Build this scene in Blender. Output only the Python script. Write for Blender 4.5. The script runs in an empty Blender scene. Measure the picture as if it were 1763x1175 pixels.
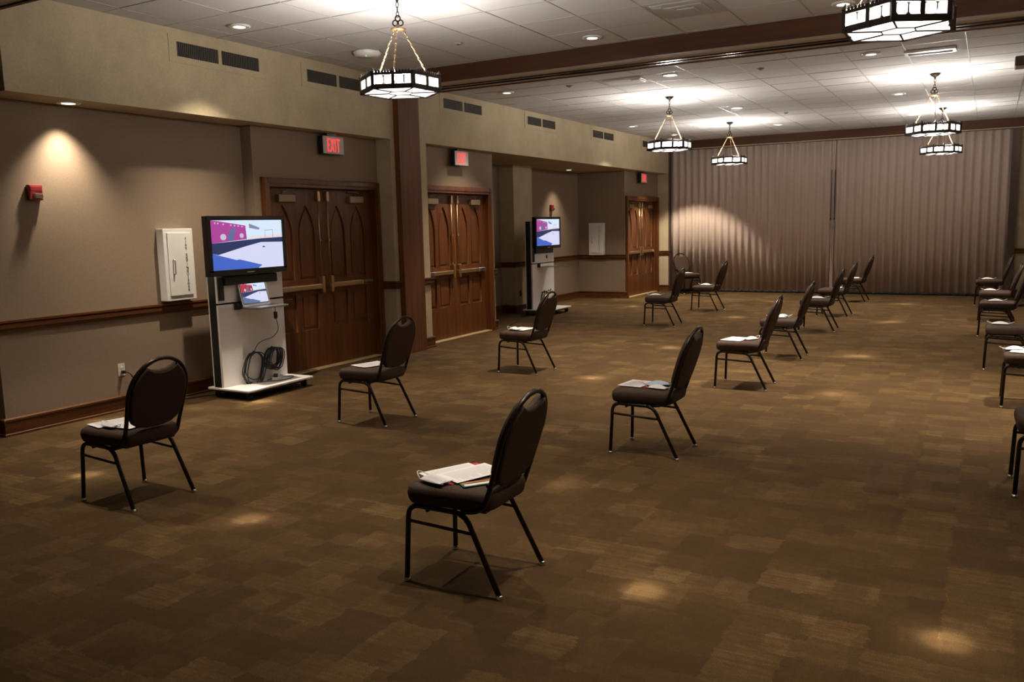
import bpy, bmesh, math, random
from mathutils import Vector, Matrix
random.seed(7)
sc = bpy.context.scene
COL = sc.collection
PI = math.pi

# ------------------------------------------------------------------ camera
YAW, PITCH, ROLL, CAMH = 0.512452449, 0.134899075, 0.0236946341, 1.63
fwd = Vector((-math.sin(YAW)*math.cos(PITCH), math.cos(YAW)*math.cos(PITCH), -math.sin(PITCH)))
right = Vector((math.cos(YAW), math.sin(YAW), 0))
down = fwd.cross(right)
r2 = right*math.cos(ROLL) + down*math.sin(ROLL)
d2 = -right*math.sin(ROLL) + down*math.cos(ROLL)
cd = bpy.data.cameras.new('camera'); cam = bpy.data.objects.new('camera', cd); COL.objects.link(cam)
mw = Matrix((( r2.x, -d2.x, -fwd.x, 0), (r2.y, -d2.y, -fwd.y, 0), (r2.z, -d2.z, -fwd.z, CAMH), (0, 0, 0, 1)))
cam.matrix_world = mw
cd.sensor_width = 36; cd.lens = 1461.468*36/1763; cd.clip_start = .05
sc.camera = cam
# ------------------------------------------------------------------ light levels / exposure
w = bpy.data.worlds.new('world'); sc.world = w; w.use_nodes = True
w.node_tree.nodes['Background'].inputs[0].default_value = (1, .8, .6, 1)
w.node_tree.nodes['Background'].inputs[1].default_value = 0.0
sc.view_settings.view_transform = 'Standard'; sc.view_settings.look = 'None'
sc.view_settings.exposure = 0.0; sc.view_settings.gamma = 1.0; sc.view_settings.use_curve_mapping = False
UP_W = 104.0          # chandelier bulb, shining up out of the open bowl
PANE_L = 2.4         # chandelier glass
BOTTOM_L = 3.0
CAN_W = 430.0         # ceiling downlight flood
CORE_W = 1500.0         # its narrow hot centre
CHAND_COL = (1, .95, .89)
CAN_COL = (1, .87, .69)

# ------------------------------------------------------------------ materials
def srgb(r, g, b):
    f = lambda c: (c/255/12.92) if c <= 10 else ((c/255+.055)/1.055)**2.4
    return (f(r), f(g), f(b), 1)
def mat(name, col, rough=.6, metal=0.0, emit=None, strength=0.0, spec=.5):
    m = bpy.data.materials.new(name); m.use_nodes = True
    b = m.node_tree.nodes['Principled BSDF']
    b.inputs['Base Color'].default_value = (*col[:3], 1)
    b.inputs['Roughness'].default_value = rough; b.inputs['Metallic'].default_value = metal
    b.inputs['Specular IOR Level'].default_value = spec
    if emit:
        b.inputs['Emission Color'].default_value = (*emit[:3], 1); b.inputs['Emission Strength'].default_value = strength
    return m
class NT:
    def __init__(s, m): s.t = m.node_tree; s.b = s.t.nodes['Principled BSDF']
    def n(s, typ, **kw):
        x = s.t.nodes.new(typ)
        for k, v in kw.items(): setattr(x, k, v)
        return x
    def l(s, a, b): s.t.links.new(a, b)
    def math(s, op, a, b=None):
        x = s.n('ShaderNodeMath', operation=op)
        for i, v in enumerate((a, b)):
            if v is None: continue
            if isinstance(v, (int, float)): x.inputs[i].default_value = v
            else: s.l(v, x.inputs[i])
        return x.outputs[0]
    def coord(s, scale, obj=False):
        g = s.n('ShaderNodeTexCoord') if obj else s.n('ShaderNodeNewGeometry')
        v = s.n('ShaderNodeVectorMath', operation='MULTIPLY')
        s.l(g.outputs['Object'] if obj else g.outputs['Position'], v.inputs[0]); v.inputs[1].default_value = scale
        return v.outputs[0]
    def noise(s, vec, scale=1, detail=3, rough=.5):
        x = s.n('ShaderNodeTexNoise'); x.inputs['Scale'].default_value = scale
        x.inputs['Detail'].default_value = detail; x.inputs['Roughness'].default_value = rough
        s.l(vec, x.inputs['Vector']); return x.outputs['Fac']
    def ramp(s, fac, stops):
        x = s.n('ShaderNodeValToRGB'); e = x.color_ramp.elements
        while len(e) < len(stops): e.new(.5)
        for k, (p, c) in zip(e, stops): k.position = p; k.color = (*c[:3], 1)
        s.l(fac, x.inputs[0]); return x.outputs[0]
    def bump(s, h, strength, dist=.01):
        x = s.n('ShaderNodeBump'); x.inputs['Strength'].default_value = strength; x.inputs['Distance'].default_value = dist
        s.l(h, x.inputs['Height']); s.l(x.outputs[0], s.b.inputs['Normal'])
    def color(s, out): s.l(out, s.b.inputs['Base Color'])

def m_carpet():
    m = mat('carpet', (.1, .06, .03), .95, spec=.15); t = NT(m)
    g = t.n('ShaderNodeNewGeometry'); sep = t.n('ShaderNodeSeparateXYZ'); t.l(g.outputs['Position'], sep.inputs[0])
    # woven blocks about a foot square and half-blocks, each with its own tone, ragged edges and streaked pile
    wob = t.math('MULTIPLY', t.math('SUBTRACT', t.noise(t.coord((14, 14, 1)), 1, 3, .7), .5), .09)
    px = t.math('ADD', sep.outputs[0], wob); py = t.math('ADD', sep.outputs[1], wob)
    def cells(wx, wy, off):
        row = t.math('FLOOR', t.math('DIVIDE', t.math('ADD', py, off), wy))
        cx = t.math('FLOOR', t.math('DIVIDE', t.math('ADD', px, off), wx))
        c = t.n('ShaderNodeCombineXYZ'); t.l(cx, c.inputs[0]); t.l(row, c.inputs[1]); c.inputs[2].default_value = off
        wn = t.n('ShaderNodeTexWhiteNoise'); t.l(c.outputs[0], wn.inputs['Vector']); return wn.outputs['Value']
    a = cells(.25, .20, .1); b = cells(.1525, .1525, .7); c2 = cells(.305, .076, .33)
    streak = t.noise(t.coord((4, 50, 1)), 1, 2)
    fine = t.noise(t.coord((190, 190, 190)), 1, 2, .7)
    mid = t.noise(t.coord((22, 22, 1)), 1, 3, .7)
    big = t.noise(t.coord((.55, .55, .5)), 1, 3)
    v = t.math('ADD', t.math('MULTIPLY', t.math('MULTIPLY', t.math('POWER', a, 2.5), streak), .46), t.math('MULTIPLY', b, .08))
    v = t.math('ADD', v, t.math('MULTIPLY', t.math('MULTIPLY', c2, t.math('POWER', b, 2.0)), .16))
    v = t.math('ADD', v, t.math('MULTIPLY', t.math('SUBTRACT', fine, .5), .75))
    v = t.math('ADD', v, t.math('MULTIPLY', t.math('SUBTRACT', mid, .5), .30))
    v = t.math('ADD', v, t.math('MULTIPLY', t.math('SUBTRACT', big, .5), .22))
    t.color(t.ramp(v, [(0, (.056, .031, .0115)), (.30, (.094, .0555, .0215)), (.75, (.215, .142, .062))]))
    t.bump(fine, .35, .004)
    return m
def m_speckle(name, c0, c1, scale=90, rough=.85, blotch=0.0, bump=.1, spec=.3):
    m = mat(name, c0, rough, spec=spec); t = NT(m)
    f = t.noise(t.coord((scale,)*3), 1, 3)
    if blotch:
        bl = t.noise(t.coord((2.2, 2.2, 1.8)), 1, 4, .6)
        f = t.math('ADD', t.math('MULTIPLY', f, 1-blotch), t.math('MULTIPLY', bl, blotch))
    t.color(t.ramp(f, [(.3, c0), (.7, c1)]))
    if bump: t.bump(f, bump, .003)
    return m
def m_wood(name, c0, c1, rough=.38, axis=2):
    m = mat(name, c0, rough, spec=.25); t = NT(m)
    s = [38, 38, 38]; s[axis] = 1.6
    f = t.noise(t.coord(tuple(s)), 1, 4, .6)
    s2 = [9, 9, 9]; s2[axis] = .7
    f2 = t.noise(t.coord(tuple(s2)), 1, 2)
    v = t.math('ADD', t.math('MULTIPLY', f, .55), t.math('MULTIPLY', f2, .45))
    t.color(t.ramp(v, [(.33, c0), (.68, c1)]))
    t.bump(f, .06, .002)
    return m
M = {}
M['carpet'] = m_carpet()
M['paint'] = m_speckle('cream_wall_paint', (.375, .305, .195), (.53, .43, .28), 60, .8, .65, .04)
M['vinyl'] = m_speckle('woven_wallcovering', (.222, .160, .108), (.265, .195, .133), 130, .85, 0, .12)
M['plaster'] = m_speckle('soffit_plaster', (.46, .41, .35), (.52, .47, .40), 80, .8, 0, .05)
M['tile'] = m_speckle('acoustic_tile', (.52, .50, .485), (.58, .56, .545), 150, .95, 0, .25, .1)
M['grid'] = mat('ceiling_grid_metal', (.36, .34, .32), .5)
M['wood'] = m_wood('oak_stained', (.062, .019, .0055), (.165, .056, .015))
M['wood_y'] = m_wood('oak_trim', (.060, .019, .0055), (.145, .053, .015), .4, 1)
M['wood_x'] = m_wood('oak_beam', (.045, .014, .006), (.095, .034, .013), .6, 0)
M['post'] = m_wood('oak_post', (.085, .029, .009), (.19, .072, .023), .6)
M['partition'] = m_speckle('partition_fabric', (.57, .45, .38), (.64, .51, .435), 140, .9, 0, .15)
M['jamb'] = mat('dark_jamb', (.075, .045, .03), .6)
M['track'] = mat('bronze_track', (.10, .065, .045), .22, .9)
M['rubber'] = mat('black_rubber', (.012, .011, .011), .7)
M['black'] = mat('black_plastic', (.012, .012, .013), .35)
M['blackgloss'] = mat('glossy_black_bezel', (.008, .008, .009), .12)
M['white'] = mat('white_laminate', (.80, .76, .73), .4)
M['whitep'] = mat('white_enamel', (.70, .68, .64), .45)
M['grey'] = mat('grey_plastic', (.30, .29, .28), .5)
M['alu'] = mat('brushed_aluminium', (.55, .55, .55), .3, .9)
M['chrome'] = mat('chrome', (.75, .75, .75), .15, 1)
M['brass'] = mat('satin_brass', (.44, .30, .145), .32, .85)
M['closer'] = mat('bronze_closer', (.22, .16, .09), .4, .5)
M['iron'] = mat('dark_bronze_iron', (.028, .018, .012), .45, .6)
M['chain'] = mat('antique_brass_chain', (.30, .19, .09), .3, .9)
M['glass'] = mat('lit_white_glass', (.9, .87, .82), .4, emit=(1, .93, .86), strength=PANE_L)
M['glassb'] = mat('lit_bottom_glass', (.9, .87, .82), .4, emit=(1, .93, .86), strength=BOTTOM_L)
M['lamp'] = mat('halogen_lamp', (1, 1, 1), .3, emit=(1, .93, .85), strength=2.2)
M['can'] = mat('downlight_reflector', (.7, .68, .64), .2, .7)
M['seat'] = m_speckle('brown_seat_fabric', (.032, .018, .012), (.075, .042, .027), 220, .75, 0, .3)
M['frame'] = mat('brown_chair_tube', (.020, .012, .008), .3, .4)
M['paper'] = mat('white_paper', (.86, .83, .84), .8)
M['ink'] = mat('grey_print', (.40, .38, .40), .8)
M['red'] = mat('red_folder', (.42, .018, .018), .5)
M['mask'] = mat('mask_fabric', (.72, .72, .74), .9)
M['bluemask'] = mat('pale_blue_mask_fabric', (.42, .50, .58), .9)
M['green'] = mat('green_card', (.03, .10, .05), .5)
M['orange'] = mat('orange_card', (.55, .16, .04), .5)
M['alarm'] = mat('red_alarm_plastic', (.20, .010, .009), .4)
M['exitred'] = mat('lit_red_letter', (.5, .02, .02), .5, emit=(1, .035, .03), strength=1.5)
M['signface'] = mat('sign_face', (.50, .46, .45), .5)
M['led'] = mat('green_led', (.05, .5, .2), .4, emit=(.1, 1, .4), strength=1.5)
M['ledb'] = mat('blue_led', (.05, .1, .5), .4, emit=(.2, .3, 1), strength=1.5)
M['darkslot'] = mat('dark_void', (.010, .009, .008), .9)
M['louver'] = mat('brown_louver', (.06, .048, .036), .6)
M['thresh'] = mat('brass_threshold', (.60, .45, .22), .4, .4)
M['ivory'] = mat('ivory_plastic', (.62, .56, .44), .5)
def scr(name, r, g, b, k=1.0):
    c = srgb(r, g, b); return mat('screen_'+name, (.01, .01, .01), .3, emit=c, strength=k)
SC = {'sky': scr('wall', 214, 232, 252), 'pink': scr('banner', 170, 66, 150), 'navy': scr('drape', 38, 48, 92), 'floor': scr('floor', 214, 216, 244),
      'blue': scr('cloth', 66, 100, 196), 'grey': scr('grey', 128, 132, 165), 'fig': scr('figure', 86, 110, 150), 'disc': scr('disc', 205, 190, 215), 'tan': scr('tan', 232, 218, 222), 'red': scr('red', 176, 40, 60)}

# ------------------------------------------------------------------ mesh helpers
class MB:
    def __init__(s): s.bm = bmesh.new(); s.mi = 0
    def _f(s, vs, smooth=False):
        try:
            f = s.bm.faces.new(vs); f.material_index = s.mi; f.smooth = smooth; return f
        except ValueError: return None
    def box(s, x0, x1, y0, y1, z0, z1, bev=0.0):
        v = [s.bm.verts.new((x, y, z)) for x in (x0, x1) for y in (y0, y1) for z in (z0, z1)]
        fs = [s._f([v[i] for i in q]) for q in ((0, 1, 3, 2), (4, 6, 7, 5), (0, 4, 5, 1), (2, 3, 7, 6), (0, 2, 6, 4), (1, 5, 7, 3))]
        if bev:
            es = list({e for f in fs for e in f.edges})
            r = bmesh.ops.bevel(s.bm, geom=es, offset=bev, segments=2, affect='EDGES', profile=.5)
            for f in r['faces']: f.material_index = s.mi
        return s
    def rings(s, rings, closed_u=True, cap0=True, cap1=True, smooth=True, loop=False):
        R = [[s.bm.verts.new(p) for p in r] for r in rings]; n = len(R[0]); m = len(R)
        for i in range(m if loop else m-1):
            a, b = R[i], R[(i+1) % m]
            for j in range(n if closed_u else n-1):
                k = (j+1) % n; s._f([a[j], a[k], b[k], b[j]], smooth)
        if not loop:
            if cap0: s._f(list(reversed(R[0])))
            if cap1: s._f(R[-1])
        return s
    def tube(s, pts, r, seg=8, loop=False):
        P = [Vector(p) for p in pts]; n = len(P); rs = []; up = None
        for i in range(n):
            a = P[(i-1) % n] if (loop or i) else P[0]; b = P[(i+1) % n] if (loop or i < n-1) else P[-1]
            t = (b-a)
            t = t.normalized() if t.length > 1e-9 else Vector((0, 0, 1))
            if up is None:
                up = Vector((0, 0, 1)) if abs(t.z) < .9 else Vector((1, 0, 0))
            u = up - t*up.dot(t)
            if u.length < 1e-6: u = t.orthogonal()
            u.normalize(); up = u; v = t.cross(u)
            rr = r[i] if isinstance(r, (list, tuple)) else r
            rs.append([P[i] + u*rr*math.cos(2*PI*k/seg) + v*rr*math.sin(2*PI*k/seg) for k in range(seg)])
        return s.rings(rs, loop=loop)
    def lathe(s, prof, seg=20, c=(0, 0, 0), smooth=True):
        return s.rings([[(c[0]+r*math.cos(2*PI*k/seg), c[1]+r*math.sin(2*PI*k/seg), c[2]+z) for k in range(seg)] for r, z in prof], smooth=smooth)
    def prism(s, poly, f0, f1):
        """poly: 2-D points, f0/f1 map a 2-D point to 3-D at both ends"""
        return s.rings([[f0(p) for p in poly], [f1(p) for p in poly]], smooth=False)
    def quad(s, *p): s._f([s.bm.verts.new(q) for q in p]); return s
    def mesh(s, name):
        bmesh.ops.recalc_face_normals(s.bm, faces=s.bm.faces[:])
        me = bpy.data.meshes.new(name); s.bm.to_mesh(me); s.bm.free(); return me
    def build(s, name, m, parent=None, loc=None):
        return link(name, s.mesh(name), m, parent, loc)
def link(name, me, m, parent=None, loc=None):
    for k in (m if isinstance(m, (list, tuple)) else [m]):
        if len(me.materials) < (len(m) if isinstance(m, (list, tuple)) else 1): me.materials.append(k)
    o = bpy.data.objects.new(name, me); COL.objects.link(o)
    if parent: o.parent = parent
    if loc: o.location = loc
    return o
def inst(name, me, parent=None, loc=(0, 0, 0), rz=0):
    o = bpy.data.objects.new(name, me); COL.objects.link(o)
    if parent: o.parent = parent
    o.location = loc; o.rotation_euler.z = rz; return o
def tag(o, label=None, cat=None, group=None, kind=None):
    if label: o['label'] = label
    if cat: o['category'] = cat
    if group: o['group'] = group
    if kind: o['kind'] = kind
    return o
def thing(name, label, cat, loc=(0, 0, 0), rz=0, group=None, kind=None):
    o = bpy.data.objects.new(name, None); o.empty_display_size = .1; COL.objects.link(o)
    o.location = loc; o.rotation_euler.z = rz
    return tag(o, label, cat, group, kind)
def struct(name, mb, m, label=None, parent=None):
    o = mb.build(name, m, parent)
    return tag(o, label, None, None, 'structure')
def copy_tree(o, parent=None):
    c = o.copy(); COL.objects.link(c)
    if parent: c.parent = parent
    for ch in list(o.children): copy_tree(ch, c)
    return c
def fillet(pts, r, n=5):
    P = [Vector(p) for p in pts]; out = [P[0]]
    for i in range(1, len(P)-1):
        a, b, c = P[i-1], P[i], P[i+1]
        d0 = (a-b); d1 = (c-b); rr = min(r, d0.length*.49, d1.length*.49)
        p, q = b+d0.normalized()*rr, b+d1.normalized()*rr
        for k in range(n+1):
            t = k/n; out.append(p*(1-t)**2 + b*2*t*(1-t) + q*t*t)
    out.append(P[-1]); return out
def curve_mesh(name, splines, depth, bev=0.0):
    """flat plate with holes: list of closed 2-D outlines -> mesh lying in XY, thickness +-depth"""
    cu = bpy.data.curves.new(name, 'CURVE'); cu.dimensions = '2D'; cu.fill_mode = 'BOTH'; cu.extrude = depth
    cu.bevel_depth = bev; cu.bevel_resolution = 1
    for pts in splines:
        sp = cu.splines.new('POLY'); sp.points.add(len(pts)-1); sp.use_cyclic_u = True
        for k, p in enumerate(pts): sp.points[k].co = (p[0], p[1], 0, 1)
    return curve_to_mesh(name, cu)
def curve_to_mesh(name, cu):
    o = bpy.data.objects.new('tmp', cu); COL.objects.link(o)
    dg = bpy.context.evaluated_depsgraph_get(); dg.update()
    me = bpy.data.meshes.new_from_object(o.evaluated_get(dg)); me.name = name; me.materials.clear()
    bpy.data.objects.remove(o); bpy.data.curves.remove(cu); return me
def text_mesh(name, body, depth=.002):
    cu = bpy.data.curves.new(name, 'FONT'); cu.body = body; cu.extrude = depth; cu.align_x = 'CENTER'; cu.align_y = 'CENTER'; cu.resolution_u = 3; cu.space_character = 1.2
    return curve_to_mesh(name, cu)
def xform(me, f):
    for v in me.vertices: v.co = f(v.co)
    me.update(); return me
def run(mb, pts, prof):
    """moulding: profile (d, z) swept along xy path; d points to the right of travel"""
    P = [Vector((p[0], p[1])) for p in pts]; rs = []
    for i, p in enumerate(P):
        ds = []
        if i: ds.append((p-P[i-1]).normalized())
        if i < len(P)-1: ds.append((P[i+1]-p).normalized())
        ns = [Vector((d.y, -d.x)) for d in ds]
        nn = ns[0] if len(ns) == 1 else (ns[0]+ns[1])/(1+ns[0].dot(ns[1]))
        rs.append([(p.x+nn.x*d, p.y+nn.y*d, z) for d, z in prof])
    return mb.rings(rs, smooth=False)

# ------------------------------------------------------------------ room shell
XH, ZS, ZC, ZC2 = -6.64, 2.75, 3.50, 3.47      # header face, soffit, ceiling heights
YB = 19.55                                     # folding partition
XR = 2.0
struct('floor', MB().box(-8.4, 2.4, -3.0, 20.4, -.12, 0), M['carpet'], 'brown patterned carpet floor of the whole hall')
D1 = dict(x=-6.87, y0=6.77, y1=8.78); D2 = dict(x=-6.83, y0=9.585, y1=11.53); D3 = dict(x=-6.90, y0=17.38, y1=19.41)
ZD = 2.215                                     # outer top of the door casings
wl = MB()
wl.mi = 0
wl.box(-8.3, XH, 3.97, 20.2, ZS, 3.62)                       # header / bulkhead
wl.box(-7.4, XH, 8.80, 9.58, -.05, ZS)                       # pier behind the post
wl.box(-8.3, -7.70, 13.87, 14.60, -.05, ZS)                  # column in the far recess
wl.box(-7.4, XH, 19.46, 20.2, -.05, ZS)                      # last return
wl.mi = 1
wl.box(-8.3, -7.02, 3.93, 6.68, -.05, ZS)                    # recessed wall, left
for D, a, b in ((D1, 6.68, 8.80), (D2, 9.58, 11.64), (D3, 17.35, 19.46)):
    c = .085                                                 # casing overlaps the wall by this much
    wl.box(-7.3, D['x'], a, D['y0']+c, -.05, ZS); wl.box(-7.3, D['x'], D['y1']-c, b, -.05, ZS)
    wl.box(-7.3, D['x'], D['y0']+c, D['y1']-c, ZD-c, ZS)
wl.box(-8.3, -8.0, 11.5, 17.5, -.05, ZS)                     # far recess, back
wl.box(-8.0, -7.3, 11.44, 11.64, -.05, ZS)
wl.box(-8.3, -7.3, 17.35, 17.6, -.05, ZS)                    # far recess, end
struct('wall_left', wl, [M['paint'], M['vinyl']], 'cream bulkhead over recessed tan wall along the left side')
wr = MB(); wr.box(XR, XR+.3, -3, 20.4, -.05, 3.62)
struct('wall_right', wr, M['paint'], 'right hand wall outside the picture')
wb = MB(); wb.box(-8.4, 2.3, 20.2, 20.4, -.05, 3.62); wb.box(.42, 2.3, 19.5, 20.2, -.05, 3.27)
struct('wall_back', wb, M['paint'], 'cream pier right of the folding partition')
wn = MB(); wn.box(-8.4, 2.3, -3.0, -2.8, -.05, 3.62); wn.box(-8.4, -8.3, -2.8, 4, -.05, 3.62)
struct('wall_near', wn, M['paint'], 'wall behind the viewpoint')
wx = MB(); wx.box(-8.3, -7.75, 3.2, 3.93, -.05, 3.62)
struct('wall_left', wx, M['vinyl'], 'recess wall nearest the left picture edge')
# chair rails and baseboards
RAIL = [(-.01, .86), (.022, .86), (.022, .885), (.034, .89), (.034, .925), (.024, .93), (.042, .94), (.042, .957), (-.01, .957)]
BASE = [(-.01, 0), (.034, 0), (.034, .018), (.026, .024), (.026, .118), (.034, .124), (.034, .14), (.02, .15), (-.01, .15)]
paths = [[(-7.6, 3.93), (-7.02, 3.93), (-7.02, 6.68), (-6.87, 6.68), (-6.87, 6.765)],
         [(-6.87, 8.785), (-6.87, 8.80), (XH, 8.80), (XH, 8.89)],
         [(XH, 9.32), (XH, 9.58), (-6.80, 9.58)],
         [(-6.83, 11.535), (-6.83, 11.64), (-8.0, 11.64), (-8.0, 13.87), (-7.7, 13.87), (-7.7, 14.6), (-8.0, 14.6), (-8.0, 17.35), (-6.9, 17.35), (-6.9, 17.375)],
         [(-6.9, 19.415), (-6.9, 19.46), (XH, 19.46), (XH, 19.54)],
         [(.42, 19.5), (XR, 19.5), (XR, -2.8)]]
names = ['along the near recess', 'beside the wooden post, near side', 'beside the wooden post, far side', 'around the far recess', 'at the end of the left wall', 'on the pier right of the partition']
for k, p in enumerate(paths):
    struct('trim_%d' % (k+1), run(MB(), p, RAIL), M['wood_y'], 'dark oak chair rail '+names[k])
    struct('baseboard_back' if k == 5 else 'baseboard_left', run(MB(), p, BASE), M['wood_y'], 'dark oak baseboard '+names[k])
# wooden post
struct('trim_7', MB().box(XH-.02, -6.56, 8.88, 9.33, 0, 3.36, .004), M['post'], 'tall dark wooden post between the first two doors')

# ------------------------------------------------------------------ ceilings of lay-in tiles
def ceiling(name, x0, x1, y0, y1, z, gx, gy, label):
    root = MB().box(x0, x1, y0, y1, z+.03, z+.12).build(name, M['tile']); tag(root, label, None, None, 'structure')
    P = .61
    xs = [x0] + [gx+P*k for k in range(-30, 30) if x0+.04 < gx+P*k < x1-.04] + [x1]
    ys = [y0] + [gy+P*k for k in range(-30, 40) if y0+.04 < gy+P*k < y1-.04] + [y1]
    g = MB()
    for x in xs[1:-1]: g.box(x-.007, x+.007, y0, y1, z, z+.028)
    for y in ys[1:-1]: g.box(x0, x1, y-.007, y+.007, z+.0006, z+.0285)
    tag(g.build('ceiling_grid', M['grid'], root), None)
    cache = {}
    for i in range(len(xs)-1):
        for j in range(len(ys)-1):
            a, b = xs[i+1]-xs[i]-.0145, ys[j+1]-ys[j]-.0145
            key = (round(a, 3), round(b, 3))
            if key not in cache:
                me = MB().box(-a/2, a/2, -b/2, b/2, 0, .016).mesh('ceiling_tile'); me.materials.append(M['tile']); cache[key] = me
            t = inst('ceiling_tile', cache[key], root, ((xs[i]+xs[i+1])/2, (ys[j]+ys[j+1])/2, z+.0035+random.uniform(-.002, .002)))
            t.rotation_euler = (random.uniform(-.003, .003), random.uniform(-.003, .003), 0)
    return root
ceiling('ceiling', XH, XR, 3.95, 8.62, ZC, -5.80, 5.48, 'white tiled ceiling of the near bay')
ceiling('ceiling', XH, XR, 9.30, 19.42, ZC2, -5.80, 10.47, 'white tiled ceiling of the far bay')
struct('ceiling', MB().box(-8.4, XR, -3, 3.35, ZC, ZC+.12), M['tile'], 'ceiling above the viewpoint')
# beams
def beam(name, y0, y1, zb, zt, label):
    root = thing(name, label, None, (0, 0, 0), kind='structure')
    MB().box(XH-.02, XR, y0, y0+.035, zb, zt).build('fascia', M['wood_x'], root)
    MB().box(XH-.02, XR, y1-.035, y1, zb, zt).build('fascia', M['wood_x'], root)
    n = (y1-y0)
    b = MB(); b.box(XH-.02, XR, y0+.035, y0+n*.5, zb+.012, zt); b.box(XH-.02, XR, y0+n*.74, y1-.035, zb+.012, zt)
    b.box(XH-.02, XR, y0+n*.5, y0+n*.74, zb+.09, zt); b.build('soffit', M['plaster'], root)
    t = MB()
    for s in (.5, .68): t.box(XH, XR, y0+n*s, y0+n*(s+.055), zb-.004, zb+.092)
    t.build('track', M['track'], root); return root
beam('trim_8', 8.62, 9.30, 3.33, 3.62, 'dark wood faced beam with partition track crossing the ceiling')
beam('trim_9', 3.30, 3.96, 3.33, 3.62, 'dark wood beam at the upper left corner of the picture')
bb = thing('trim_10', 'dark wood header above the folding partition', None, kind='structure')
MB().box(XH, XR, 19.40, 19.44, 3.30, 3.62).build('fascia', M['wood_x'], bb)
MB().box(XH, XR, 19.44, 19.50, 3.285, 3.62).build('soffit', M['paint'], bb)
MB().box(XH, XR, 19.50, 19.70, 3.27, 3.62).build('track', M['track'], bb)

# ------------------------------------------------------------------ folding partition
def pleats(name, xa, xb, label, lead):
    root = thing(name, label, 'partition', ((xa+xb)/2, YB, 0), group=None)
    ox = (xa+xb)/2; n = round(abs(xb-xa)/.155); prof = []
    for i in range(n*8+1):
        u = i/8; x = xa+(xb-xa)*i/(n*8)
        dpt = math.cos(2*PI*u); dpt = math.copysign(abs(dpt)**.7, dpt)*.026
        prof.append((x-ox, dpt))
    b = MB(); b.rings([[(x, y, .05) for x, y in prof], [(x, y, 3.27) for x, y in prof]], closed_u=False, cap0=False, cap1=False, smooth=True)
    o = b.build('pleated_fabric', M['partition'], root)
    sm = o.modifiers.new('s', 'SOLIDIFY'); sm.thickness = .006
    b = MB(); b.rings([[(x, y-.006, .0) for x, y in prof], [(x, y-.006, .055) for x, y in prof]], closed_u=False, cap0=False, cap1=False)
    o = b.build('bottom_sweep', M['rubber'], root); sm = o.modifiers.new('s', 'SOLIDIFY'); sm.thickness = .02
    xl = lead-ox; s = 1 if lead == xa else -1
    MB().box(min(xl, xl+s*.02), max(xl, xl+s*.02), -.05, .05, .02, 3.27).build('lead_post', M['partition'], root)
    MB().box(xl+s*.028-.009, xl+s*.028+.009, -.062, -.03, 1.62, 2.66, .003).build('pull_handle', M['black'], root)
    MB().box(xl+s*.03-.016, xl+s*.03+.016, -.07, -.03, 1.60, 1.635, .004).build('handle_stop', M['black'], root)
    MB().box(xl+s*.032-.020, xl+s*.032+.020, -.062, -.03, 1.40, 1.56, .004).build('latch_plate', M['grey'], root)
    return root
pleats('folding_partition', XH+.03, -2.985, 'left half of the pinkish tan pleated folding partition, lit by a scallop', -2.985)
pleats('folding_partition', -2.975, .32, 'right half of the pinkish tan pleated folding partition, in shade', -2.975)
struct('trim_11', MB().box(.30, .43, 19.40, 19.62, 0, 3.27), M['jamb'], 'dark jamb where the partition meets the right pier')
struct('trim_12', MB().box(XH, XH+.035, 19.47, 19.62, 0, 3.27), M['jamb'], 'dark jamb at the left end of the partition')

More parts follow.
